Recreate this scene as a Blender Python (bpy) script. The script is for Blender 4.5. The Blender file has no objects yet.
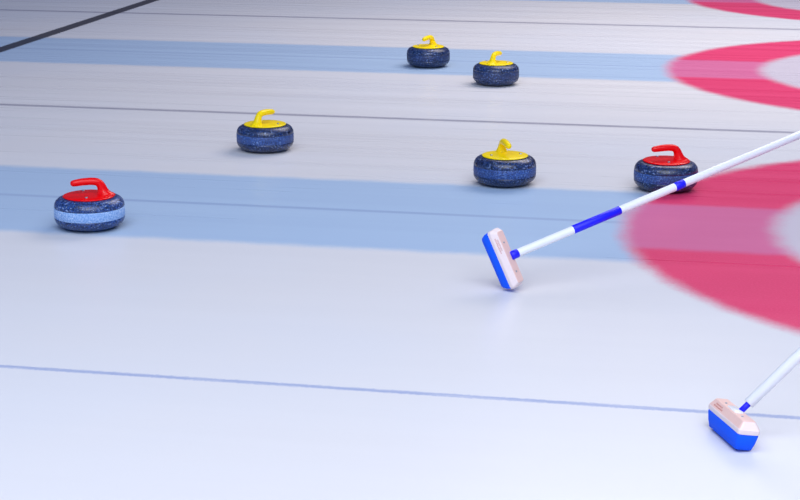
import bpy, bmesh, math, random
from mathutils import Vector, Matrix
random.seed(4)
C = bpy.context.scene.collection
sc = bpy.context.scene
PI = math.pi

# ------------------------------------------------------------------ camera
F, H = 1713.778, 1.63945
RGT = Vector((0.98226656, 0.1874798, 0.00193064))
UPV = Vector((-0.04860225, 0.24467041, 0.96838743))
FWD = Vector((-0.18108071, 0.95130842, -0.2494435))
EYE = Vector((0, 0, H))
cd = bpy.data.cameras.new('camera'); cam = bpy.data.objects.new('camera', cd); C.objects.link(cam)
cd.sensor_width = 36; cd.lens = F / 800 * 36; cd.clip_end = 300
M = Matrix((RGT, UPV, -FWD)).transposed().to_4x4(); M.translation = EYE
cam.matrix_world = M
sc.camera = cam

# sheet layout (metres): sheets run along x, tee line of the near house at x = TEE
V1, S, TEE, HALF = 6.8532, 4.44785, 1.4441, 0.605

def px(q):                       # pixel of a world point (only used while measuring)
    d = q - EYE; z = d.dot(FWD)
    return 400 + F * d.dot(RGT) / z, 250 - F * d.dot(UPV) / z

# ------------------------------------------------------------------ materials
def srgb(r, g, b):
    def c(v):
        v /= 255
        return v / 12.92 if v <= .04045 else ((v + .055) / 1.055) ** 2.4
    return (c(r), c(g), c(b), 1)

class NT:
    def __init__(s, name):
        s.m = bpy.data.materials.new(name); s.m.use_nodes = True
        s.t = s.m.node_tree; s.b = s.t.nodes['Principled BSDF']
    def n(s, t, **k):
        o = s.t.nodes.new(t)
        for a, v in k.items(): setattr(o, a, v)
        return o
    def set(s, sock, v):
        if isinstance(v, bpy.types.NodeSocket): s.t.links.new(v, sock)
        else: sock.default_value = v
    def math(s, op, a, b=0.0, c=None):
        o = s.n('ShaderNodeMath', operation=op); s.set(o.inputs[0], a); s.set(o.inputs[1], b)
        if c is not None: s.set(o.inputs[2], c)
        return o.outputs[0]
    def ss(s, v, a, b, lo=0.0, hi=1.0):      # smoothstep
        o = s.n('ShaderNodeMapRange', interpolation_type='SMOOTHSTEP')
        s.set(o.inputs['Value'], v); s.set(o.inputs['From Min'], a); s.set(o.inputs['From Max'], b)
        s.set(o.inputs['To Min'], lo); s.set(o.inputs['To Max'], hi)
        return o.outputs[0]
    def mix(s, f, a, b):
        o = s.n('ShaderNodeMix', data_type='RGBA'); s.set(o.inputs[0], f); s.set(o.inputs[6], a); s.set(o.inputs[7], b)
        return o.outputs[2]
    def noise(s, vec, scale, detail=4, rough=.6):
        o = s.n('ShaderNodeTexNoise'); s.set(o.inputs['Vector'], vec); o.inputs['Scale'].default_value = scale
        o.inputs['Detail'].default_value = detail; o.inputs['Roughness'].default_value = rough
        return o.outputs['Fac']
    def scaled(s, vec, sc_):
        o = s.n('ShaderNodeVectorMath', operation='MULTIPLY'); s.set(o.inputs[0], vec); o.inputs[1].default_value = sc_
        return o.outputs[0]

def simple(name, col, rough=.5, spec=.5, vary=.06, scale=30, bump=0.0, metal=0.0):
    k = NT(name); b = k.b
    co = k.n('ShaderNodeTexCoord').outputs['Object']
    nz = k.noise(co, scale)
    dark = tuple(c * (1 - vary) for c in col[:3]) + (1,)
    lite = tuple(min(1, c * (1 + vary)) for c in col[:3]) + (1,)
    k.set(b.inputs['Base Color'], k.mix(nz, dark, lite))
    b.inputs['Roughness'].default_value = rough; b.inputs['Specular IOR Level'].default_value = spec
    b.inputs['Metallic'].default_value = metal
    if bump:
        bp = k.n('ShaderNodeBump'); bp.inputs['Strength'].default_value = bump; bp.inputs['Distance'].default_value = .001
        k.set(bp.inputs['Height'], nz); k.set(b.inputs['Normal'], bp.outputs[0])
    return k.m

def granite(name, dark, mid, lite, scale=150, rough=.33):
    k = NT(name); b = k.b
    co = k.n('ShaderNodeTexCoord').outputs['Object']
    a = k.noise(co, scale, 3, .7); c = k.noise(co, scale * .33, 4, .65); e = k.noise(co, 9, 2, .5)
    f1 = k.ss(a, .40, .60); f2 = k.ss(k.noise(co, scale * .8, 2, .6), .56, .70)
    col = k.mix(f1, dark, mid); col = k.mix(k.math('MULTIPLY', f2, .8), col, lite)
    col = k.mix(k.math('MULTIPLY', k.ss(e, .35, .7), .35), col, dark)
    k.set(b.inputs['Base Color'], col)
    k.set(b.inputs['Roughness'], k.ss(c, .3, .7, rough - .1, rough + .12))
    b.inputs['Specular IOR Level'].default_value = .6
    bp = k.n('ShaderNodeBump'); bp.inputs['Strength'].default_value = .12; bp.inputs['Distance'].default_value = .001
    k.set(bp.inputs['Height'], a); k.set(b.inputs['Normal'], bp.outputs[0])
    return k.m

def ice_material():
    k = NT('curling_ice'); b = k.b
    co = k.n('ShaderNodeTexCoord').outputs['Object']
    sep = k.n('ShaderNodeSeparateXYZ'); k.set(sep.inputs[0], co)
    x, y = sep.outputs[0], sep.outputs[1]
    wob = k.math('MULTIPLY', k.math('SUBTRACT', k.noise(co, 7, 4, .6), .5), .05)      # paint bleeding under the ice
    fine = k.math('MULTIPLY', k.math('SUBTRACT', k.noise(co, 60, 3, .6), .5), .03)
    jit = k.math('ADD', wob, fine)
    m = k.math('SUBTRACT', k.math('FLOORED_MODULO', k.math('ADD', y, -V1 + S / 2 + 10 * S), S), S / 2)
    am = k.math('ABSOLUTE', m)
    amj = k.math('ADD', am, jit)
    du = k.math('SUBTRACT', x, TEE)
    r = k.math('ADD', k.math('SQRT', k.math('ADD', k.math('MULTIPLY', du, du), k.math('MULTIPLY', m, m))), k.math('MULTIPLY', jit, 1.1))
    # streaks left by scraping and sweeping, along the sheets
    st = k.noise(k.scaled(co, (.22, 8, 1)), 1.0, 5, .55)
    st2 = k.noise(k.scaled(co, (.7, 22, 1)), 1.0, 4, .6)
    streak = k.math('ADD', k.math('MULTIPLY', st, .65), k.math('MULTIPLY', st2, .35))
    streak = k.math('ADD', .5, k.math('MULTIPLY', k.math('SUBTRACT', streak, .5), k.ss(y, 5.0, 9.5, .16, .58)))   # fresher ice on the nearest sheet
    cloud = k.noise(co, .55, 3, .5)
    white = k.mix(k.ss(streak, .32, .68), ICE_LO, ICE_HI)
    white = k.mix(k.math('MULTIPLY', k.ss(cloud, .35, .7), .5), white, ICE_BLUE)
    blue = k.mix(k.ss(streak, .3, .7), BLUE_LO, BLUE_HI)
    red = k.mix(k.ss(streak, .3, .72), RED_LO, RED_HI)
    red = k.mix(k.math('MULTIPLY', k.ss(k.noise(co, 110, 3, .7), .42, .66), .55), red, RED_HI)
    pink = k.mix(k.ss(streak, .3, .7), PINK_LO, PINK_HI)
    stripe = k.math('SUBTRACT', 1.0, k.ss(amj, HALF - .05, HALF + .05))
    inhouse = k.math('SUBTRACT', 1.0, k.ss(r, 1.80, 1.86))
    col = k.mix(stripe, white, blue)
    # thin centre line inside the stripe, faint and broken
    cl = k.math('SUBTRACT', 1.0, k.ss(k.math('ABSOLUTE', k.math('ADD', m, -.02)), .008, .03))
    cl = k.math('MULTIPLY', cl, k.ss(st, .35, .65, .10, .42))
    col = k.mix(cl, col, CLINE)
    # the ring
    outer = k.math('SUBTRACT', 1.0, k.ss(r, 1.755, 1.875)); inner = k.ss(r, 1.15, 1.28)
    ring = k.math('MULTIPLY', outer, inner)
    band = k.math('SUBTRACT', 1.0, k.ss(amj, .34, .44))
    rc = k.mix(band, red, pink)
    house = k.mix(k.math('MULTIPLY', outer, 1.0), col, INNER)
    col = k.mix(ring, house, rc)
    # sheet dividers
    dv = k.math('ABSOLUTE', k.math('SUBTRACT', am, S / 2))
    dv = k.math('ADD', dv, k.math('MULTIPLY', fine, .6))
    half = k.ss(y, 3.0, 14.0, .015, .050)                # the lines farther off are painted broader
    dl = k.math('SUBTRACT', 1.0, k.ss(k.math('DIVIDE', dv, half), .25, 1.2))
    dl = k.math('MULTIPLY', dl, k.ss(k.noise(k.scaled(co, (3, 60, 1)), 1.0, 4, .7), .25, .6, .30, .68))
    col = k.mix(dl, col, k.mix(k.ss(y, 4.5, 7.5), DIVIDER_NEAR, DIVIDER))
    # hog line, right across every sheet
    hg = k.math('ABSOLUTE', k.math('SUBTRACT', x, TEE - 6.43))
    hl = k.math('SUBTRACT', 1.0, k.ss(k.math('ADD', hg, fine), .045, .072))
    col = k.mix(k.math('MULTIPLY', hl, .93), col, HOG)
    k.set(b.inputs['Base Color'], col)
    k.set(b.inputs['Roughness'], k.ss(streak, .3, .7, .22, .36))
    b.inputs['Specular IOR Level'].default_value = .25
    b.inputs['IOR'].default_value = 1.31
    peb = k.noise(co, 120, 2, .5)
    bp = k.n('ShaderNodeBump'); bp.inputs['Strength'].default_value = .10; bp.inputs['Distance'].default_value = .002
    k.set(bp.inputs['Height'], peb); k.set(b.inputs['Normal'], bp.outputs[0])
    return k.m

ICE_LO, ICE_HI, ICE_BLUE = srgb(226, 224, 228), srgb(234, 232, 236), srgb(225, 228, 239)
BLUE_LO, BLUE_HI = srgb(172, 196, 229), srgb(188, 211, 238)
RED_LO, RED_HI = srgb(224, 46, 98), srgb(242, 84, 132)
PINK_LO, PINK_HI = srgb(216, 98, 150), srgb(228, 130, 174)
INNER, CLINE = srgb(212, 204, 218), srgb(120, 140, 185)
DIVIDER_NEAR, DIVIDER, HOG = srgb(112, 138, 198), srgb(100, 98, 128), srgb(22, 28, 44)

(ICE_LO, ICE_HI, ICE_BLUE, BLUE_LO, BLUE_HI, RED_LO, RED_HI, PINK_LO, PINK_HI, INNER) = [
    tuple(v * .91 for v in c[:3]) + (1,) for c in (ICE_LO, ICE_HI, ICE_BLUE, BLUE_LO, BLUE_HI, RED_LO, RED_HI, PINK_LO, PINK_HI, INNER)]

MAT = dict(
    ice=ice_material(),
    granite=granite('dark_blue_granite', srgb(4, 12, 32), srgb(28, 56, 116), srgb(134, 156, 202)),
    band=granite('dull_striking_band', srgb(16, 40, 92), srgb(54, 92, 166), srgb(130, 164, 220), 170, .55),
    palegranite=granite('grey_blue_granite', srgb(10, 24, 58), srgb(46, 84, 160), srgb(158, 180, 222)),
    darkband=granite('dark_striking_band', srgb(5, 14, 40), srgb(34, 62, 124), srgb(110, 138, 196), 150, .5),
    paleband=granite('pale_striking_band', srgb(106, 150, 212), srgb(170, 198, 236), srgb(214, 226, 246), 170, .65),
    red=simple('red_plastic', srgb(236, 3, 12), .24, .28, .05),
    yellow=simple('yellow_plastic', srgb(255, 220, 0), .30, .25, .03),
    steel=simple('steel', srgb(170, 175, 190), .3, .5, .05, metal=.9),
    wood=simple('pale_pink_wood', srgb(236, 218, 219), .55, .35, .05, 60, .1),
    wooddark=simple('peach_wood', srgb(232, 194, 186), .55, .35, .05, 60, .1),
    pad=simple('blue_brush_fabric', srgb(8, 92, 250), .75, .25, .10, 260, .35),
    shaft=simple('white_painted_shaft', srgb(232, 234, 240), .35, .4, .01),
    tape=simple('royal_blue_tape', srgb(22, 20, 240), .45, .4, .08, 80),
    print=simple('faded_red_print', srgb(198, 120, 110), .7, .2, .2, 200),
)

# ------------------------------------------------------------------ mesh helpers
def link(name, bm, mat, parent=None, smooth=True, label=None):
    bmesh.ops.recalc_face_normals(bm, faces=bm.faces)
    me = bpy.data.meshes.new(name); bm.to_mesh(me); bm.free()
    for p in me.polygons: p.use_smooth = smooth
    me.materials.append(MAT[mat])
    o = bpy.data.objects.new(name, me); C.objects.link(o)
    if parent: o.parent = parent
    if label: o['label'] = label
    return o

def empty(name, loc=(0, 0, 0), rz=0):
    o = bpy.data.objects.new(name, None); C.objects.link(o)
    o.location = loc; o.rotation_euler = (0, 0, rz); o.empty_display_size = .05
    return o

def tag(o, label, cat, group=None):
    o['label'] = label; o['category'] = cat
    if group: o['group'] = group
    return o

def lathe(prof, n=72, closed=False):
    bm = bmesh.new(); rings = []
    for r, z in prof:
        if r < 1e-6: rings.append([bm.verts.new((0, 0, z))]); continue
        rings.append([bm.verts.new((r * math.cos(2 * PI * i / n), r * math.sin(2 * PI * i / n), z)) for i in range(n)])
    pairs = list(zip(rings, rings[1:])) + ([(rings[-1], rings[0])] if closed else [])
    for a, b in pairs:
        for i in range(n):
            j = (i + 1) % n
            if len(a) == 1 and len(b) == 1: continue
            if len(a) == 1: bm.faces.new((a[0], b[i], b[j]))
            elif len(b) == 1: bm.faces.new((a[i], a[j], b[0]))
            else: bm.faces.new((a[i], a[j], b[j], b[i]))
    return bm

def sweep(pts, n=20, cap=True):
    """tube along (pos, ry, rz) stations lying in the xz plane; ry = half width across, rz = half height in plane"""
    P = [Vector(p[0]) for p in pts]; bm = bmesh.new(); rings = []
    for i, (p, ry, rn) in enumerate(pts):
        t = (P[min(i + 1, len(P) - 1)] - P[max(i - 1, 0)]).normalized()
        f = min(1, max(0, (p[2] - .150) / .030)); t = (Vector((0, 0, 1)) * (1 - f) + t * f).normalized()   # the flared foot sits level
        nrm = Vector((-t.z, 0, t.x))
        rings.append([bm.verts.new(P[i] + Vector((0, 1, 0)) * ry * math.cos(2 * PI * k / n) + nrm * rn * math.sin(2 * PI * k / n)) for k in range(n)])
    for a, b in zip(rings, rings[1:]):
        for k in range(n):
            j = (k + 1) % n; bm.faces.new((a[k], a[j], b[j], b[k]))
    if cap: bm.faces.new(rings[0]); bm.faces.new(rings[-1])
    return bm

def crom(ctrl, m=8):
    out = []
    n = len(ctrl)
    for i in range(n - 1):
        p = [ctrl[max(0, i - 1)], ctrl[i], ctrl[i + 1], ctrl[min(n - 1, i + 2)]]
        for s in range(m):
            t = s / m
            out.append(tuple(.5 * (2 * p[1][c] + (p[2][c] - p[0][c]) * t + (2 * p[0][c] - 5 * p[1][c] + 4 * p[2][c] - p[3][c]) * t * t
                                   + (3 * p[1][c] - p[0][c] - 3 * p[2][c] + p[3][c]) * t ** 3) for c in range(len(ctrl[0]))))
    out.append(tuple(ctrl[-1]))
    return out

def cyl(a, b, r, n=24, r2=None, ringn=1):
    a, b = Vector(a), Vector(b); t = (b - a).normalized()
    e = t.orthogonal().normalized(); g = t.cross(e); r2 = r if r2 is None else r2
    bm = bmesh.new(); c = min(.0015, r * .15)
    st = [(a, r - c), (a + t * c, r), (b - t * c, r2), (b, r2 - c)]
    rings = [[bm.verts.new(p + (e * math.cos(2 * PI * k / n) + g * math.sin(2 * PI * k / n)) * rr) for k in range(n)] for p, rr in st]
    for x, y in zip(rings, rings[1:]):
        for k in range(n):
            j = (k + 1) % n; bm.faces.new((x[k], x[j], y[j], y[k]))
    bm.faces.new(rings[0]); bm.faces.new(rings[-1])
    return bm

def rrect(hx, hy, c, n=5):
    pts = []
    for sx, sy, a0 in ((1, 1, 0), (-1, 1, PI / 2), (-1, -1, PI), (1, -1, 3 * PI / 2)):
        for i in range(n + 1):
            a = a0 + PI / 2 * i / n
            pts.append((sx * (hx - c) + c * math.cos(a), sy * (hy - c) + c * math.sin(a)))
    return pts

def loft(secs, n=5):
    """sections (hx, hy, corner, z) -> closed solid with rounded corners"""
    bm = bmesh.new(); rings = [[bm.verts.new((x, y, z)) for x, y in rrect(hx, hy, c, n)] for hx, hy, c, z in secs]
    for a, b in zip(rings, rings[1:]):
        for k in range(len(a)):
            j = (k + 1) % len(a); bm.faces.new((a[k], a[j], b[j], b[k]))
    bm.faces.new(rings[0]); bm.faces.new(rings[-1])
    return bm

# ------------------------------------------------------------------ the ice
bm = bmesh.new()
vs = [bm.verts.new(v) for v in ((-30, -4, 0), (30, -4, 0), (30, 46, 0), (-30, 46, 0))]
bm.faces.new(vs)
floor = link('floor', bm, 'ice', smooth=False)
floor['kind'] = 'structure'

# ------------------------------------------------------------------ curling stones
R = .1405
def body_profile():
    pts = [(0, .006), (.046, .006), (.052, .0015), (.056, 0), (.061, .0016)]
    z0, z1 = .0016, .1275
    for i in range(1, 13):                                # lower shoulder
        a = PI / 2 * i / 12
        pts.append((.061 + (R - .061) * math.sin(a) ** .93, z0 + (.046 - z0) * (1 - math.cos(a))))
    pts += [(R - .0012, .0475), (R - .0016, .049), (R - .0016, .088), (R - .0012, .0892)]
    for i in range(0, 13):                                # upper shoulder
        a = PI / 2 * i / 12
        pts.append((.101 + (R - .101) * math.cos(a) ** .95, .090 + (z1 - .090) * math.sin(a)))
    pts += [(.094, .1285), (.040, .1290), (0, .1290)]
    return pts

def band_profile():
    return [(R - .004, .0485), (R - .0007, .0485), (R + .0003, .0500), (R + .0008, .068), (R + .0003, .0870), (R - .0007, .0885), (R - .004, .0885)]

def plate_profile():
    return [(0, .1280), (.098, .1280), (.1030, .1290), (.1045, .1310), (.1030, .1333), (.096, .1350), (.070, .1368), (.030, .1376), (0, .1376)]

def handle_bm():
    # x, z, half width across, half thickness in the plane of the gooseneck: a broad flared neck that bends into the grip
    ctrl = [(-.0680, .1300, .030, .0365), (-.0665, .1352, .026, .0335), (-.0605, .1440, .0225, .0255), (-.0550, .1560, .0185, .0195), (-.0490, .1710, .0155, .0165),
            (-.0370, .1835, .0150, .0150), (-.016, .1885, .0148, .0142), (.012, .1885, .0146, .0140), (.036, .1865, .0138, .0136), (.056, .1840, .0126, .0124),
            (.065, .1828, .0105, .0103), (.070, .1820, .0065, .0062), (.0715, .1818, .0015, .0014)]
    st = crom(ctrl, 5)
    return sweep([((x, 0, z), max(ry * 1.05, .001), max(rz * 1.05, .001)) for x, z, ry, rz in st], 24)

def make_stone(colour, pale=False):
    t = empty('curling_stone')
    link('granite_body', lathe(body_profile()), 'palegranite' if pale else 'granite', t)
    link('striking_band', lathe(band_profile(), closed=True), 'paleband' if pale else 'band', t, label='pale blue frosted striking band' if pale else None)
    p = link('handle_plate', lathe(plate_profile()), colour, t)
    for a in (-75, 78):
        bx, by = .070 * math.cos(math.radians(a)), .070 * math.sin(math.radians(a))
        bb = cyl((bx, by, .1355), (bx, by, .1402), .0062, 14)
        link('bolt', bb, 'steel', p, label='steel bolt')
    link('handle', handle_bm(), colour, t)
    return t

def copy_tree(o, parent=None):
    c = o.copy(); C.objects.link(c)
    if parent: c.parent = parent
    for ch in list(o.children): copy_tree(ch, c)
    return c

# position, heading of the grip (degrees, world), label
cam_az = math.degrees(math.atan2(RGT.y, RGT.x))       # camera's right in world degrees
reds = [((-2.486, 6.372), cam_az + 180 + 14, 'red handled curling stone with a pale blue band, alone on the blue stripe'),
        ((-.235, 7.545), cam_az + 180 + 12, 'red handled curling stone at the edge of the red ring, behind a broom shaft')]
yel = [((-2.216, 8.072), cam_az + 55, 'leftmost yellow handled curling stone, standing on plain white ice'),
       ((-.952, 7.522), cam_az - 78, 'nearest yellow handled curling stone, at the back edge of the near blue stripe'),
       ((-1.915, 11.04), cam_az + 180 + 60, 'yellow handled curling stone inside the far blue stripe, its handle curving left'),
       ((-1.378, 10.376), cam_az + 64, 'yellow handled curling stone on the far blue stripe edge, its handle curving right')]
pr = make_stone('red', True); py = make_stone('yellow')
for i, ((x, y), a, lab) in enumerate(reds):
    o = pr if i == 0 else make_stone('red')
    o.location = (x, y, 0); o.rotation_euler = (0, 0, math.radians(a))
    tag(o, lab, 'curling stone', 'red handled curling stones')
for i, ((x, y), a, lab) in enumerate(yel):
    o = py if i == 0 else copy_tree(py)
    o.location = (x, y, 0); o.rotation_euler = (0, 0, math.radians(a))
    if i >= 2:                                            # the two far ones have a band as dark as the granite
        for ch in o.children:
            if ch.name.startswith('striking_band'):
                ch.data = ch.data.copy(); ch.data.materials[0] = MAT['darkband']
    tag(o, lab, 'curling stone', 'yellow handled curling stones')

# ------------------------------------------------------------------ curling brooms
def broom(mat, pad_h, s, oy, length, tapes, shaft_r, dark_top, collar):
    """local frame: x along the brush, z out of the wood, y the side the shaft leans to; pad bottom at z = 0"""
    t = empty('curling_broom')
    head = link('brush_head', loft([(.1075, .0300, .010, pad_h - .001), (.1085, .0312, .010, pad_h + .003), (.1085, .0312, .010, pad_h + .011),
                                    (.1065, .0300, .009, pad_h + .0135), (.0965, .0190, .007, pad_h + .031), (.0945, .0172, .006, pad_h + .0325)], 4),
                'wood', t, smooth=False)
    head.data.materials.append(MAT['wooddark'])
    for p in head.data.polygons:
        c, n = p.center, p.normal
        if dark_top == 'ridge' and c.z > pad_h + .030: p.material_index = 1
        if dark_top == 'face' and (c.z > pad_h + .030 or (c.z > pad_h + .014 and abs(n.y) > .5)): p.material_index = 1
    link('brush_pad', loft([(.088, .019, .012, 0), (.096, .0245, .012, .003), (.103, .0285, .012, pad_h * .45), (.1065, .0310, .011, pad_h * .9), (.1055, .0300, .010, pad_h)], 5), 'pad', head, label='blue fabric brush pad')
    ztop = pad_h + .0325
    for sx in (-.054, .056):
        link('screw', cyl((sx, -.004, ztop - .002), (sx, -.004, ztop + .0016), .0034, 12), 'steel', head, label='steel screw')
    # two lines of worn red lettering on the sloped face
    bm = bmesh.new(); rnd = random.Random(7)
    nrm = Vector((0, -(.0175), .0110)).normalized(); up = Vector((0, .0110, .0175)).normalized()
    base = Vector((0, -.0300, pad_h + .0135)) + up * .0045 + nrm * .0002
    for row in range(2):
        xx = -.078 + row * .006
        while xx < -.022 - row * .01:
            w = rnd.uniform(.0022, .0046); hgt = .0042
            for (ox, oz, ww, hh) in ((0, 0, .0011, hgt), (0, hgt - .001, w, .001), (w - .001, 0, .001, hgt * rnd.uniform(.5, 1))):
                q = base + Vector((xx + ox, 0, 0)) + up * (row * .0065 + oz)
                fs = [q, q + Vector((ww, 0, 0)), q + Vector((ww, 0, 0)) + up * hh, q + up * hh]
                lo = [bm.verts.new(v - nrm * .0003) for v in fs]; hi = [bm.verts.new(v + nrm * .0002) for v in fs]
                bm.faces.new(hi); bm.faces.new(lo)
                for i in range(4): bm.faces.new((lo[i], lo[(i + 1) % 4], hi[(i + 1) % 4], hi[i]))
            xx += w + .0022
    link('printed_lettering', bm, 'print', head, smooth=False, label='worn red lettering')
    o0 = Vector((0, oy, ztop - .006))
    c0, c1, cr = collar
    if dark_top == 'face':
        link('mounting_plate', loft([(.030, .0125, .006, ztop - .001), (.030, .0125, .006, ztop + .0016), (.029, .0115, .005, ztop + .0022)], 4), 'shaft', head, label='pale mounting plate')
    link('collar', cyl(o0 + s * c0, o0 + s * c1, cr, 28), 'tape', t, label='royal blue collar')
    sh = link('shaft', cyl(o0 + s * (c1 - .003), o0 + s * length, shaft_r, 32), 'shaft', t)
    for (b0, b1, nm) in tapes:
        link(nm, cyl(o0 + s * b0, o0 + s * b1, shaft_r + .0008, 32), 'tape', sh, label='royal blue tape')
    t.matrix_world = mat
    return t

def frame(L, W, N, loc):
    m = Matrix((L, W, N)).transposed().to_4x4(); m.translation = loc
    return m

# broom reaching in from the right, its head standing on one short end
L1, W1, N1 = Vector((.42318, -.09438, -.90112)), Vector((.40324, .91025, .09403)), Vector((.81146, -.40296, .42328))
b1 = broom(frame(L1, W1, N1, Vector((-.76234, 5.78811, .09588))), .0405, Vector((.04051, .86803, .49505)).normalized(), .004, 1.47,
           [(.2635, .4692, 'grip_tape'), (.7113, .7542, 'grip_tape')], .0148, 'ridge', (.003, .033, .0158))
tag(b1, 'curling broom with blue bands on its long white shaft, crossing before a red stone', 'broom', 'curling brooms')

# broom lying on its pad near the camera
L2, W2, N2 = Vector((.3883, -.9218, .0088)), Vector((.9116, .3826, -.1518)), Vector((.1365, .0670, .9884))
b2 = broom(frame(L2, W2, N2, Vector((.06079, 4.41618, .0040))), .0492, Vector((0, math.sin(math.radians(38.6)), math.cos(math.radians(38.6)))), .0135, 1.25,
           [], .0150, 'face', (.004, .036, .0082))
tag(b2, 'curling broom in the bottom right corner, lying on its bright blue pad', 'broom', 'curling brooms')

# ------------------------------------------------------------------ light
def area(name, loc, size, power, col, aim=None, sy=None):
    ld = bpy.data.lights.new(name, 'AREA'); ld.energy = power; ld.color = col; ld.shape = 'RECTANGLE'
    ld.size = size; ld.size_y = sy or size
    o = bpy.data.objects.new(name, ld); C.objects.link(o); o.location = loc
    if aim is not None:
        o.rotation_euler = (Vector(aim) - Vector(loc)).to_track_quat('-Z', 'Y').to_euler()
    return o
area('front_fill_lamp', (.3, 1.8, 6.5), 10, 435, (.90, .935, .975), sy=4)
area('front_fill_lamp', (1.0, 12.6, 5.2), 6, 410, (1.0, .925, .87), sy=5.5)
area('front_fill_lamp', (1.0, -4, 6.5), 9, 550, (.90, .935, .975), aim=(0, 4, 0), sy=4)  # unseen fill, added behind the camera to brighten the sides facing it

# the hall around: blue fill added behind camera, tinting shadows, a dim far end
w = bpy.data.worlds.new('world'); sc.world = w; w.use_nodes = True
wt = w.node_tree; bg = wt.nodes['Background']
tc = wt.nodes.new('ShaderNodeTexCoord'); sx = wt.nodes.new('ShaderNodeSeparateXYZ')
mr = wt.nodes.new('ShaderNodeMapRange'); mr.interpolation_type = 'SMOOTHSTEP'
mr.inputs['From Min'].default_value = -.25; mr.inputs['From Max'].default_value = .55
mx = wt.nodes.new('ShaderNodeMix'); mx.data_type = 'RGBA'
mx.inputs[6].default_value = (.26, .50, 1.0, 1); mx.inputs[7].default_value = (.16, .15, .24, 1)
wt.links.new(tc.outputs['Generated'], sx.inputs[0]); wt.links.new(sx.outputs[1], mr.inputs['Value'])
wt.links.new(mr.outputs[0], mx.inputs[0]); wt.links.new(mx.outputs[2], bg.inputs[0])
bg.inputs[1].default_value = .42

sc.view_settings.view_transform = 'Standard'; sc.view_settings.look = 'None'
sc.view_settings.gamma = 1; sc.view_settings.use_curve_mapping = False
sc.view_settings.exposure = .21
